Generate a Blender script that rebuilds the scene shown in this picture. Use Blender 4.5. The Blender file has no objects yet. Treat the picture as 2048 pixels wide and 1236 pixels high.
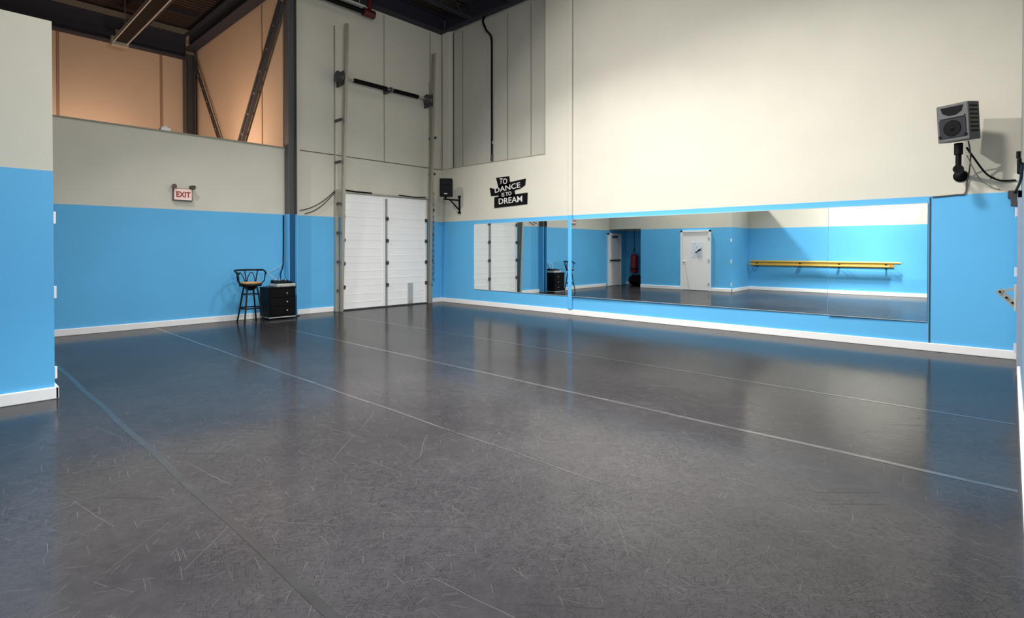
import bpy, math, random
from mathutils import Vector, Matrix, Euler
random.seed(7)
S = bpy.context.scene
COL = S.collection
R = math.radians
V = Vector

# ------------------------------------------------------------------ helpers
class MB:
    """collects shapes in world coordinates; build() links them as one mesh object"""
    def __init__(s, M=None):
        s.v = []; s.f = []; s.sm = []; s.M = M
    def add(s, vs, fs, smooth=False):
        b = len(s.v)
        for p in vs:
            p = V(p)
            if s.M is not None: p = s.M @ p
            s.v.append(p)
        for f in fs:
            s.f.append([b + i for i in f]); s.sm.append(smooth)
        return s
    def box(s, x0, x1, y0, y1, z0, z1):
        vs = [(x, y, z) for x in (x0, x1) for y in (y0, y1) for z in (z0, z1)]
        return s.add(vs, [(0,1,3,2),(4,6,7,5),(0,4,5,1),(2,3,7,6),(0,2,6,4),(1,5,7,3)])
    def cyl(s, p, q, r, r2=None, n=16, cap=True):
        r2 = r if r2 is None else r2
        p, q = V(p), V(q); d = (q - p).normalized()
        a = d.orthogonal().normalized(); b = d.cross(a)
        vs = []
        for c, rr in ((p, r), (q, r2)):
            for i in range(n):
                t = 2 * math.pi * i / n
                vs.append(c + a * math.cos(t) * rr + b * math.sin(t) * rr)
        s.add(vs, [(i, (i+1) % n, n + (i+1) % n, n + i) for i in range(n)], True)
        if cap:
            s.add(vs[:n], [list(range(n))[::-1]]); s.add(vs[n:], [list(range(n))])
        return s
    def bar(s, p, q, w, h, up=(0, 0, 1)):
        p, q = V(p), V(q); d = (q - p).normalized()
        side = d.cross(V(up))
        if side.length < 1e-4: side = d.cross(V((1, 0, 0)))
        side.normalize(); u = side.cross(d)
        vs = [c + side * (sx * w / 2) + u * (sz * h / 2) for c in (p, q) for sx, sz in ((-1,-1),(1,-1),(1,1),(-1,1))]
        return s.add(vs, [(0,3,2,1),(4,5,6,7),(0,1,5,4),(1,2,6,5),(2,3,7,6),(3,0,4,7)])
    def tube(s, pts, r, n=10, closed=False):
        pts = [V(p) for p in pts]; rings = []; prev = None; m = len(pts)
        for i, p in enumerate(pts):
            if closed: d = pts[(i+1) % m] - pts[i-1]
            else: d = pts[min(i+1, m-1)] - pts[max(i-1, 0)]
            d.normalize()
            a = d.orthogonal().normalized() if prev is None else (prev - d * prev.dot(d)).normalized()
            prev = a; b = d.cross(a)
            rr = r[i] if isinstance(r, (list, tuple)) else r
            rings.append([p + a * math.cos(2*math.pi*k/n) * rr + b * math.sin(2*math.pi*k/n) * rr for k in range(n)])
        vs = [p for ring in rings for p in ring]; fs = []
        for i in range(m if closed else m - 1):
            j = (i + 1) % m
            for k in range(n):
                fs.append((i*n+k, i*n+(k+1) % n, j*n+(k+1) % n, j*n+k))
        s.add(vs, fs, True)
        if not closed:
            s.add(rings[0], [list(range(n))[::-1]]); s.add(rings[-1], [list(range(n))])
        return s
    def lathe(s, c, prof, n=24, axis='z'):
        c = V(c); vs = []
        for r, h in prof:
            for i in range(n):
                t = 2*math.pi*i/n; x, y = math.cos(t)*r, math.sin(t)*r
                vs.append(c + (V((x, y, h)) if axis == 'z' else V((h, x, y)) if axis == 'x' else V((x, h, -y))))
        fs = []
        for j in range(len(prof)-1):
            for i in range(n):
                fs.append((j*n+i, j*n+(i+1) % n, (j+1)*n+(i+1) % n, (j+1)*n+i))
        s.add(vs, fs, True)
        s.add(vs[:n], [list(range(n))[::-1]]); s.add(vs[-n:], [list(range(n))])
        return s
    def prism(s, poly, vec):
        """poly: list of 3D points, extruded along vec"""
        n = len(poly); vec = V(vec); a = [V(p) for p in poly]
        return s.add(a + [p + vec for p in a], [list(range(n))[::-1], list(range(n, 2*n))] +
                     [(i, (i+1) % n, n + (i+1) % n, n + i) for i in range(n)])
    def build(s, name, m, parent=None, bevel=0, seg=2):
        off = V((0, 0, 0)); p = parent
        while p is not None:
            off += p.location; p = p.parent
        org = V((0, 0, 0))
        if parent is None and s.v:
            lo = [min(p[i] for p in s.v) for i in range(3)]; hi = [max(p[i] for p in s.v) for i in range(3)]
            org = V(((lo[0]+hi[0])/2, (lo[1]+hi[1])/2, lo[2]))
        me = bpy.data.meshes.new(name)
        me.from_pydata([tuple(p - off - org) for p in s.v], [], s.f)
        for p, sm in zip(me.polygons, s.sm): p.use_smooth = sm
        me.materials.append(m)
        import bmesh
        bm = bmesh.new(); bm.from_mesh(me); bmesh.ops.recalc_face_normals(bm, faces=bm.faces); bm.to_mesh(me); bm.free()
        o = bpy.data.objects.new(name, me); COL.objects.link(o); o.location = org
        if parent is not None: o.parent = parent
        if bevel:
            b = o.modifiers.new('bevel', 'BEVEL'); b.width = bevel; b.segments = seg; b.limit_method = 'ANGLE'
        return o

def text_mesh(name, body, size, M, m, parent, extrude=.003, bold=0, shear=0, sx=1):
    """lettering as a flat mesh; M maps the text plane (x right, y up) into world"""
    c = bpy.data.curves.new(name + '_curve', 'FONT'); c.body = body; c.size = size
    c.align_x = 'CENTER'; c.align_y = 'CENTER'; c.extrude = extrude; c.offset = bold; c.shear = shear
    c.resolution_u = 3
    t = bpy.data.objects.new(name + '_tmp', c); COL.objects.link(t)
    bpy.context.view_layer.update()
    me = bpy.data.meshes.new_from_object(t.evaluated_get(bpy.context.evaluated_depsgraph_get()))
    bpy.data.objects.remove(t); bpy.data.curves.remove(c)
    off = V((0, 0, 0)); p = parent
    while p is not None:
        off += p.location; p = p.parent
    for v in me.vertices:
        w = M @ V((v.co.x * sx, v.co.y, v.co.z)); v.co = w - off
    me.materials.clear(); me.materials.append(m); me.name = name
    o = bpy.data.objects.new(name, me); COL.objects.link(o); o.parent = parent
    return o

def tag(o, label, cat, group=None):
    o['label'] = label; o['category'] = cat
    if group: o['group'] = group
    return o
def thing(name, label, cat, loc, group=None):
    o = bpy.data.objects.new(name, None); COL.objects.link(o); o.location = loc; o.empty_display_size = .1
    return tag(o, label, cat, group)
def struct(o):
    o['kind'] = 'structure'; return o
def sroot(name, loc):
    o = bpy.data.objects.new(name, None); COL.objects.link(o); o.location = loc; o.empty_display_size = .1
    return struct(o)

# ------------------------------------------------------------------ materials
def srgb(r, g, b):
    f = lambda c: (c/255/12.92 if c/255 <= .04045 else ((c/255+.055)/1.055)**2.4)
    return (f(r), f(g), f(b), 1)
def base_mat(name):
    m = bpy.data.materials.new(name); m.use_nodes = True
    nt = m.node_tree; return m, nt, nt.nodes['Principled BSDF'], nt.nodes, nt.links
def mat(name, col, rough=.5, metal=0, var=.06, scale=8, bump=0, spec=.5, emit=None):
    m, nt, bs, N, L = base_mat(name)
    tc = N.new('ShaderNodeTexCoord'); no = N.new('ShaderNodeTexNoise'); no.inputs['Scale'].default_value = scale
    no.inputs['Detail'].default_value = 4
    L.new(tc.outputs['Object'], no.inputs['Vector'])
    mr = N.new('ShaderNodeMapRange'); L.new(no.outputs['Fac'], mr.inputs['Value'])
    mr.inputs['To Min'].default_value = 1 - var; mr.inputs['To Max'].default_value = 1 + var
    vm = N.new('ShaderNodeVectorMath'); vm.operation = 'SCALE'; vm.inputs[0].default_value = col[:3]
    L.new(mr.outputs['Result'], vm.inputs['Scale']); L.new(vm.outputs['Vector'], bs.inputs['Base Color'])
    bs.inputs['Roughness'].default_value = rough; bs.inputs['Metallic'].default_value = metal
    bs.inputs['Specular IOR Level'].default_value = spec
    if bump:
        b = N.new('ShaderNodeBump'); b.inputs['Strength'].default_value = bump; b.inputs['Distance'].default_value = .01
        L.new(no.outputs['Fac'], b.inputs['Height']); L.new(b.outputs['Normal'], bs.inputs['Normal'])
    if emit:
        bs.inputs['Emission Color'].default_value = emit[0]; bs.inputs['Emission Strength'].default_value = emit[1]
    return m

BLUE = srgb(94, 178, 228)
CREAM = srgb(208, 204, 190)
BLUETOP = 2.285
def wall_mat(name, low, high, split=BLUETOP, rough=.55):
    """two-tone wall paint: low colour up to the paint line, high colour above"""
    m, nt, bs, N, L = base_mat(name)
    g = N.new('ShaderNodeNewGeometry'); sp = N.new('ShaderNodeSeparateXYZ'); L.new(g.outputs['Position'], sp.inputs[0])
    no = N.new('ShaderNodeTexNoise'); no.inputs['Scale'].default_value = 1.3; no.inputs['Detail'].default_value = 5
    L.new(g.outputs['Position'], no.inputs['Vector'])
    gt = N.new('ShaderNodeMath'); gt.operation = 'GREATER_THAN'; gt.inputs[1].default_value = split
    L.new(sp.outputs['Z'], gt.inputs[0])
    mx = N.new('ShaderNodeMix'); mx.data_type = 'RGBA'
    mx.inputs[6].default_value = low; mx.inputs[7].default_value = high
    L.new(gt.outputs[0], mx.inputs[0])
    mr = N.new('ShaderNodeMapRange'); L.new(no.outputs['Fac'], mr.inputs['Value'])
    mr.inputs['To Min'].default_value = .93; mr.inputs['To Max'].default_value = 1.07
    vm = N.new('ShaderNodeVectorMath'); vm.operation = 'SCALE'
    L.new(mx.outputs[2], vm.inputs[0]); L.new(mr.outputs['Result'], vm.inputs['Scale'])
    L.new(vm.outputs['Vector'], bs.inputs['Base Color'])
    fine = N.new('ShaderNodeTexNoise'); fine.inputs['Scale'].default_value = 60
    L.new(g.outputs['Position'], fine.inputs['Vector'])
    b = N.new('ShaderNodeBump'); b.inputs['Strength'].default_value = .06; b.inputs['Distance'].default_value = .01
    L.new(fine.outputs['Fac'], b.inputs['Height']); L.new(b.outputs['Normal'], bs.inputs['Normal'])
    bs.inputs['Roughness'].default_value = rough; bs.inputs['Specular IOR Level'].default_value = .3
    return m

def floor_mat():
    m, nt, bs, N, L = base_mat('marley_vinyl')
    g = N.new('ShaderNodeNewGeometry')
    def noise(scale, detail=5, vec=None, rough=.55):
        n = N.new('ShaderNodeTexNoise'); n.inputs['Scale'].default_value = scale; n.inputs['Detail'].default_value = detail
        n.inputs['Roughness'].default_value = rough
        L.new(vec if vec is not None else g.outputs['Position'], n.inputs['Vector']); return n
    def math_(op, a, b=None, clamp=False):
        n = N.new('ShaderNodeMath'); n.operation = op; n.use_clamp = clamp
        for i, x in enumerate((a, b)):
            if x is None: continue
            if isinstance(x, (int, float)): n.inputs[i].default_value = x
            else: L.new(x, n.inputs[i])
        return n.outputs[0]
    def streaks(angle, sx, sy, keep, width, shift):
        """sparse thin dashes: long voronoi cells, only a few of them marked along their middle"""
        mp = N.new('ShaderNodeMapping'); mp.inputs['Rotation'].default_value = (0, 0, R(angle))
        mp.inputs['Scale'].default_value = (1, 1, 1); mp.inputs['Location'].default_value = (shift, shift * .7, 0)
        L.new(g.outputs['Position'], mp.inputs['Vector'])
        wob = noise(1.1, 2, mp.outputs['Vector'])
        wv = N.new('ShaderNodeVectorMath'); wv.operation = 'MULTIPLY_ADD'
        L.new(wob.outputs['Color'], wv.inputs[0]); wv.inputs[1].default_value = (.12, .12, 0)
        L.new(mp.outputs['Vector'], wv.inputs[2])
        sc = N.new('ShaderNodeVectorMath'); sc.operation = 'MULTIPLY'; sc.inputs[1].default_value = (sx, sy, 0)
        L.new(wv.outputs[0], sc.inputs[0])
        vo = N.new('ShaderNodeTexVoronoi'); vo.voronoi_dimensions = '2D'; vo.inputs['Scale'].default_value = 1
        vo.inputs['Randomness'].default_value = .9
        L.new(sc.outputs[0], vo.inputs['Vector'])
        df = N.new('ShaderNodeVectorMath'); df.operation = 'SUBTRACT'
        L.new(sc.outputs[0], df.inputs[0]); L.new(vo.outputs['Position'], df.inputs[1])
        sp = N.new('ShaderNodeSeparateXYZ'); L.new(df.outputs[0], sp.inputs[0])
        cs = N.new('ShaderNodeSeparateColor'); L.new(vo.outputs['Color'], cs.inputs[0])
        ln = math_('LESS_THAN', math_('ABSOLUTE', sp.outputs['Y']), width)
        ends = math_('LESS_THAN', math_('ABSOLUTE', sp.outputs['X']), .36)
        k = math_('GREATER_THAN', cs.outputs[0], 1 - keep)
        return math_('MULTIPLY', math_('MULTIPLY', math_('MULTIPLY', ln, ends), k), cs.outputs[1])
    white = None
    for a, sx, sy, keep, w, sh in ((8, 6, 80, .035, .06, 0), (-22, 7, 90, .03, .055, 3.1), (38, 9, 100, .035, .07, 7.7), (-52, 8, 90, .03, .06, 1.3),
                                   (80, 8, 90, .025, .06, 5.9), (-8, 1.3, 22, .02, .022, 9.2), (45, 1.5, 24, .02, .022, 4.4), (-38, 1.2, 22, .02, .020, 2.2)):
        s_ = streaks(a, sx, sy, keep, w, sh)
        white = s_ if white is None else math_('MAXIMUM', white, s_)
    dark = None
    for a, sx, sy, keep, w, sh in ((20, 19, 78, .5, .15, .4), (-35, 23, 84, .5, .15, 6.3), (65, 17, 80, .5, .15, 2.9), (-70, 21, 74, .5, .15, 8.1), (-48, 15, 60, .2, .14, 4.6), (-40, 1.6, 14, .06, .09, 3.3)):
        s_ = streaks(a, sx, sy, keep, w, sh)
        dark = s_ if dark is None else math_('MAXIMUM', dark, s_)
    big = noise(.55, 6, rough=.6); mid = noise(9, 6)
    cr = N.new('ShaderNodeValToRGB'); L.new(big.outputs['Fac'], cr.inputs['Fac'])
    cr.color_ramp.elements[0].position = .3; cr.color_ramp.elements[0].color = (.0165, .0160, .0172, 1)
    cr.color_ramp.elements[1].position = .72; cr.color_ramp.elements[1].color = (.029, .0278, .0295, 1)
    mr = N.new('ShaderNodeMapRange'); L.new(mid.outputs['Fac'], mr.inputs['Value'])
    mr.inputs['To Min'].default_value = .8; mr.inputs['To Max'].default_value = 1.2
    vm = N.new('ShaderNodeVectorMath'); vm.operation = 'SCALE'; L.new(cr.outputs['Color'], vm.inputs[0]); L.new(mr.outputs['Result'], vm.inputs['Scale'])
    m1 = N.new('ShaderNodeMix'); m1.data_type = 'RGBA'; patch = noise(1.7, 3)
    L.new(math_('MULTIPLY', dark, math_('MULTIPLY', patch.outputs['Fac'], 1.25, True)), m1.inputs[0])
    L.new(vm.outputs[0], m1.inputs[6]); m1.inputs[7].default_value = (.005, .005, .006, 1)
    m2 = N.new('ShaderNodeMix'); m2.data_type = 'RGBA'; L.new(math_('MULTIPLY', white, .20), m2.inputs[0])
    L.new(m1.outputs[2], m2.inputs[6]); m2.inputs[7].default_value = (.26, .25, .24, 1)
    L.new(m2.outputs[2], bs.inputs['Base Color'])
    rr = N.new('ShaderNodeMapRange'); L.new(mid.outputs['Fac'], rr.inputs['Value'])
    rr.inputs['To Min'].default_value = .08; rr.inputs['To Max'].default_value = .17
    rd = math_('ADD', rr.outputs['Result'], math_('MULTIPLY', dark, .10))
    bs.inputs['Roughness'].default_value = .42
    bs.inputs['Specular IOR Level'].default_value = .0
    bs.inputs['Coat Weight'].default_value = .54; bs.inputs['Coat IOR'].default_value = 1.5
    L.new(rd, bs.inputs['Coat Roughness'])
    fine = noise(38, 4); wav = noise(2.2, 2)
    bh = math_('ADD', math_('MULTIPLY', fine.outputs['Fac'], .7), math_('SUBTRACT', math_('MULTIPLY', wav.outputs['Fac'], 1.0), math_('MULTIPLY', dark, .8)))
    b = N.new('ShaderNodeBump'); b.inputs['Strength'].default_value = .32; b.inputs['Distance'].default_value = .012
    L.new(bh, b.inputs['Height']); L.new(b.outputs['Normal'], bs.inputs['Normal'])
    return m

def glass_mirror():
    m, nt, bs, N, L = base_mat('mirror_glass')
    g = N.new('ShaderNodeNewGeometry'); no = N.new('ShaderNodeTexNoise'); no.inputs['Scale'].default_value = .8
    L.new(g.outputs['Position'], no.inputs['Vector'])
    cr = N.new('ShaderNodeValToRGB'); L.new(no.outputs['Fac'], cr.inputs['Fac'])
    cr.color_ramp.elements[0].color = (.86, .90, .89, 1); cr.color_ramp.elements[1].color = (.90, .93, .92, 1)
    L.new(cr.outputs['Color'], bs.inputs['Base Color'])
    bs.inputs['Metallic'].default_value = 1; bs.inputs['Roughness'].default_value = 0
    return m

M_WALL = wall_mat('two_tone_paint', BLUE, CREAM)
M_CREAM = wall_mat('cream_paint', CREAM, CREAM)
M_BLUE = wall_mat('blue_paint', BLUE, BLUE)
M_CONC = wall_mat('grey_concrete_panel', srgb(184, 181, 170), srgb(184, 181, 170), rough=.8)
M_TAN = wall_mat('tan_panel', srgb(190, 166, 142), srgb(190, 166, 142), rough=.7)
M_RIGHT = wall_mat('shaded_grey_paint', srgb(112, 142, 166), srgb(140, 140, 138))  # both tones greyed down, the wall's shade is put into its colour
M_LEAF = mat('shaded_white_door', srgb(146, 154, 168), .5)  # white door and frame, greyed to carry the shade on this wall
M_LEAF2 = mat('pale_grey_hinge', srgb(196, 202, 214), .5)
M_FLOOR = floor_mat()
M_MIRROR = glass_mirror()
M_WHITE = mat('white_gloss_paint', srgb(238, 236, 234), .35, var=.03)
M_DOOR = mat('white_door_panel', srgb(246, 245, 243), .45, var=.03, scale=3)
M_SEAM = mat('dark_seam', srgb(92, 86, 74), .8)
M_LSEAM = mat('pale_seam', srgb(150, 146, 130), .8)
M_STEEL = mat('dark_painted_steel', srgb(62, 60, 62), .5, .0, var=.15)
M_STEEL_G = mat('grey_painted_steel', srgb(84, 82, 84), .5, 0, var=.1)
M_DECK = mat('brown_roof_deck', srgb(58, 44, 36), .85, 0, var=.25, scale=2)
M_NAVY = mat('navy_roof_steel', srgb(38, 38, 50), .7, 0, var=.2)
M_GALV = mat('galvanised_steel', srgb(176, 172, 160), .42, .55, var=.12, scale=14)
M_WEBSHADE = mat('shaded_blue_paint', srgb(18, 84, 128), .5)  # blue paint darkened: shade between the column flanges put into the colour
M_TSEAM = mat('tan_seam', srgb(140, 114, 92), .8)
M_STILE = mat('grey_stile', srgb(150, 148, 146), .6, .1)
M_BLACK = mat('black_plastic', srgb(8, 8, 10), .55, 0, var=.1, spec=.15)
M_BMETAL = mat('black_metal', srgb(14, 16, 20), .4, .2, var=.1, spec=.3)
M_GRILLE = mat('dark_grille', srgb(34, 36, 44), .6, .3, var=.3, scale=160, bump=.4)
M_BGRILLE = mat('black_grille', srgb(14, 14, 18), .7, 0, var=.3, scale=160, bump=.3, spec=.2)
M_GREY = mat('grey_speaker_case', srgb(88, 90, 90), .55, 0, var=.06)
M_WOOD = mat('seat_wood', srgb(176, 132, 74), .4, 0, var=.15, scale=20)
M_BARRE = mat('yellow_barre_wood', srgb(182, 146, 60), .4, 0, var=.12, scale=10)
M_RED = mat('red_vinyl', srgb(128, 18, 32), .4, 0, var=.1)
M_REDPIPE = mat('red_pipe_paint', srgb(84, 18, 22), .5, 0, var=.15)
M_TAPE = None
def tape_mat():
    m, nt, bs, N, L = base_mat('floor_seam_tape')
    g = N.new('ShaderNodeNewGeometry'); n = N.new('ShaderNodeTexNoise'); n.inputs['Scale'].default_value = 3.5; n.inputs['Detail'].default_value = 8
    n.inputs['Roughness'].default_value = .7
    L.new(g.outputs['Position'], n.inputs['Vector'])
    cr = N.new('ShaderNodeValToRGB'); L.new(n.outputs['Fac'], cr.inputs['Fac'])
    cr.color_ramp.elements[0].position = .35; cr.color_ramp.elements[0].color = (.020, .0195, .0205, 1)
    cr.color_ramp.elements[1].position = .7; cr.color_ramp.elements[1].color = (.058, .056, .057, 1)
    L.new(cr.outputs['Color'], bs.inputs['Base Color'])
    bs.inputs['Roughness'].default_value = .2; bs.inputs['Specular IOR Level'].default_value = .8
    return m
M_TAPE = tape_mat()
M_TAPE2 = mat('dark_seam_tape', (.017, .0175, .0185), .2, var=.5, scale=5, spec=.6)
M_SIGN = mat('pale_pink_sign_face', srgb(240, 214, 204), .4, 0, var=.02, emit=(srgb(255, 190, 175), .12))
M_SIGNTXT = mat('red_sign_lettering', srgb(150, 40, 36), .5)
M_SIGNDK = mat('brown_grey_metal', srgb(96, 84, 70), .5, .2)
M_OFFWHITE = mat('off_white_lettering', srgb(226, 222, 220), .5)
M_PALEGREY = mat('pale_grey_metal', srgb(190, 190, 186), .4, .3)
M_POSTER = None
def poster_mat():
    m, nt, bs, N, L = base_mat('pale_blue_poster_print')
    g = N.new('ShaderNodeNewGeometry'); v = N.new('ShaderNodeTexVoronoi'); v.inputs['Scale'].default_value = 14
    L.new(g.outputs['Position'], v.inputs['Vector'])
    cr = N.new('ShaderNodeValToRGB'); L.new(v.outputs['Distance'], cr.inputs['Fac'])
    cr.color_ramp.elements[0].color = srgb(120, 150, 200); cr.color_ramp.elements[1].color = srgb(226, 232, 240)
    cr.color_ramp.elements[1].position = .45
    L.new(cr.outputs['Color'], bs.inputs['Base Color']); bs.inputs['Roughness'].default_value = .3
    return m
M_POSTER = poster_mat()

# ------------------------------------------------------------------ room shell
CEIL = 8.1
XC = 12.13          # right wall plane
YE = -11.0          # barre wall plane (behind the camera)
struct(MB().box(-6.5, 14.2, -13.2, .5, -.2, 0).build('floor', M_FLOOR))
deck = MB()
x = -6.5
deck.box(-6.5, 14.2, -13.2, .5, CEIL + .06, CEIL + .2)
while x < 14.2:                                    # corrugated deck ribs run along y
    deck.box(x, x + .09, -13.2, .5, CEIL, CEIL + .06); x += .18
struct(deck.build('ceiling', M_DECK))
# left wall (with the roll-up door): low wall, open above it left of the steel column
struct(MB().box(-.2, 0, -4.40, .3, 0, CEIL).build('wall_left', M_WALL))
struct(MB().box(-.2, 0, -10.8, -4.40, 0, 3.79).build('wall_left_low', M_WALL))
struct(MB().box(-.22, .025, -10.8, -4.42, 3.77, 3.80).build('trim_1', M_LSEAM))
# back wall with the mirrors
struct(MB().box(0, 4.60, 0, .3, 0, 3.79).build('wall_back_lower', M_WALL))
struct(MB().box(4.60, XC + .3, 0, .3, 0, CEIL).build('wall_back', M_WALL))
struct(MB().box(3.83, 4.60, 0, .3, 3.79, CEIL).build('wall_back_pier', M_CREAM))
struct(MB().box(0, 3.83, .14, .3, 3.79, CEIL).build('wall_back_upper', M_CONC))
struct(MB().box(0.06, .36, -.03, .16, 3.79, 7.7).build('trim_2', M_CREAM, bevel=.01))
# corner post between the mirrors, painted like the wall, running to the roof
struct(MB().box(4.545, 4.655, -.05, 0, .12, CEIL).build('trim_3', M_WALL, bevel=.012))
# right wall: closed near the corner, then steps back beside the camera
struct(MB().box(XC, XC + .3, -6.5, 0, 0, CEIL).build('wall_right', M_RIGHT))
struct(MB().box(XC, 14.2, -6.7, -6.5, 0, CEIL).build('wall_right_return', M_WALL))
struct(MB().box(13.9, 14.2, -13.2, -6.7, 0, CEIL).build('wall_right_rear', M_WALL))
# barre wall behind the camera
struct(MB().box(4.86, 13.9, YE - .2, YE, 0, CEIL).build('wall_front', M_WALL))
# projecting partition on the left, with the alcove behind it
partition = struct(MB().box(4.86, 4.98, YE, -9.19, 0, 3.78).build('wall_partition', M_WALL))
struct(MB().box(1.45, 4.86, -9.31, -9.19, 0, 3.78).build('wall_partition_return', M_WALL))
struct(MB().box(1.45, 1.57, -10.6, -9.31, 0, 3.78).build('wall_alcove_side', M_WALL))
struct(MB().box(0, 1.57, -10.8, -10.6, 0, 3.78).build('wall_alcove_back', M_WALL))
struct(MB().box(1.57, 4.86, -13.2, -9.31, 3.6, 3.76).build('ceiling_partition', M_DECK))
struct(MB().box(0, 1.45, -9.31, -9.19, 2.32, 3.78).build('wall_alcove_soffit', M_CREAM))
struct(MB().box(0, 1.45, -10.6, -9.31, 3.6, 3.76).build('ceiling_alcove', M_DECK))
# deeper bay seen over the low wall
struct(MB().box(-6.5, -6.2, -13.2, -4.4, 0, CEIL).build('wall_far', M_TAN))
struct(MB().box(-6.2, -.2, -4.52, -4.40, 0, CEIL).build('wall_far_side', M_TAN))
struct(MB().box(-6.5, 13.9, -13.4, -13.2, 0, CEIL).build('wall_rear', M_TAN))
struct(MB().box(-6.2, -.2, -13.2, -4.52, 3.0, 3.2).build('floor_mezzanine', M_DECK))

# baseboards
def bb(name, *b): struct(MB().box(*b).build(name, M_WHITE, bevel=.008))
bb('baseboard_left', 0, .03, -8.93, -3.40, 0, .12)
bb('baseboard_left_corner', 0, .03, -.44, 0, 0, .12)
bb('baseboard_back', .03, XC, -.03, 0, 0, .12)
bb('baseboard_partition', 4.98, 5.01, YE, -9.16, 0, .12)
bb('baseboard_partition_return', 1.45, 3.11, -9.19, -9.16, 0, .12)
bb('baseboard_partition_corner', 4.25, 5.01, -9.19, -9.16, 0, .12)
bb('baseboard_front', 5.01, 13.9, YE, YE + .03, 0, .12)
bb('baseboard_right', XC - .03, XC, -6.5, -1.30, 0, .12)
bb('baseboard_alcove', .0, 1.45, -10.6, -10.57, 0, .12)

# thin seams and grooves on the upper walls
n = 4
def trim(m, *b):
    global n
    struct(MB().box(*b).build('trim_%d' % n, m)); n += 1
trim(M_SEAM, -.01, .006, -4.22, -.02, 3.775, 3.795)          # course line of the left wall
for y in (-1.94,): trim(M_LSEAM, -.01, .005, y - .012, y + .012, 3.8, 7.6)
trim(M_LSEAM, -.01, .005, -.44, -.41, 3.8, 7.6)
for x in (.75, 2.47, 3.27): trim(M_LSEAM, x - .014, x + .014, .128, .15, 3.8, 7.6)
trim(M_LSEAM, .36, 3.84, -.006, .02, 3.775, 3.80)
trim(M_LSEAM, 3.815, 3.835, -.004, .02, 3.8, 7.6)
trim(M_SEAM, .025, .06, -.012, .02, 3.79, 7.65)
trim(M_SEAM, .362, .382, .11, .15, 3.79, 7.65)
for y, z0 in ((-5.4, 3.8), (-7.72, 3.8)): trim(M_TSEAM, -6.2, -6.18, y - .03, y + .03, z0, 7.3)
trim(M_TSEAM, -1.32, -1.29, -4.535, -4.515, 3.8, 7.4)

# ------------------------------------------------------------------ roof steel
def joist(name, p, q, depth, m, label, group=None, w=.12, pitch=.6):
    """open web joist: top and bottom chord with a zigzag web"""
    p, q = V(p), V(q); dn = V((0, 0, -depth)); t = thing(name, label, 'roof joist', (p + q) / 2, group)
    side = (q - p).normalized().cross(V((0, 0, 1)))
    a = MB()
    for s in (-1, 1): a.bar(p + side * s * w/3, q + side * s * w/3, w/3, .07)
    a.build('top_chord', m, t)
    a = MB()
    for s in (-1, 1): a.bar(p + dn + side * s * w/3, q + dn + side * s * w/3, w/3, .06)
    a.build('bottom_chord', m, t)
    L = (q - p).length; k = max(2, int(L / pitch)); a = MB()
    for i in range(k):
        u, v, c = p.lerp(q, i/k), p.lerp(q, (i+1)/k), p.lerp(q, (i+.5)/k)
        a.cyl(u, c + dn, .016, n=6); a.cyl(c + dn, v, .016, n=6)
    a.build('web', m, t)
    return t
def ibeam(name, p, q, h, w, m, label, cat='steel beam', web=.02, fl=.03, side=None):
    p, q = V(p), V(q)
    a = MB()
    up = V((0, 0, 1))
    a.bar(p + up * (h/2 - fl/2), q + up * (h/2 - fl/2), w, fl)
    a.bar(p - up * (h/2 - fl/2), q - up * (h/2 - fl/2), w, fl)
    a.bar(p, q, web, h - 2*fl)
    o = a.build(name, m)
    return tag(o, label, cat)
ibeam('roof_beam', (.14, -4.2, 7.86), (.14, -.02, 7.86), .44, .26, M_NAVY, 'dark roof edge beam over the roll-up door wall, ending in the back corner')
ibeam('roof_beam', (.3, -.10, 7.86), (6.0, -.10, 7.86), .44, .2, M_NAVY, 'dark roof edge beam along the top of the mirror wall')
ibeam('roof_beam', (-6.05, -13.0, 7.50), (-6.05, -4.8, 7.50), .66, .28, M_NAVY, 'black roof beam across the top of the orange-lit far wall')
ibeam('roof_beam', (-5.9, -4.72, 7.62), (.0, -4.72, 7.62), .46, .28, M_NAVY, 'black roof beam rising from the far corner to the grey column')
for i, (x, lab) in enumerate(((1.5, 'dark roof joist nearest the roll-up door wall'), (3.0, 'dark roof joist second out from the roll-up door wall'),
                              (4.5, 'dark roof joist third out from the roll-up door wall'))):
    joist('roof_joist', (x, -4.0, 8.0), (x, -.25, 8.0), .38, M_NAVY, lab, 'roof joists above the back corner')
# brown joists over the deeper bay
for y, lab in ((-5.9, 'brown roof joist beside the black beam in the deep bay'), (-8.6, 'brown roof joist at the left over the deep bay')):
    joist('roof_joist', (-5.85, y, 8.02), (.4, y, 8.02), .30, M_DECK, lab, 'roof joists over the deep bay')
# bridging strips seen running across the deck of the deep bay
for x, lab in ((-4.6, 'thin dark bridging bar across the deep bay deck, nearer the far wall'), (-2.9, 'thin dark bridging bar across the deep bay deck, nearer the low wall')):
    tag(MB().bar((x, -12.0, 7.96), (x, -4.9, 7.96), .06, .1).build('bridging_bar', M_NAVY), lab, 'bridging bar', 'bridging bars under the deep bay deck')

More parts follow.
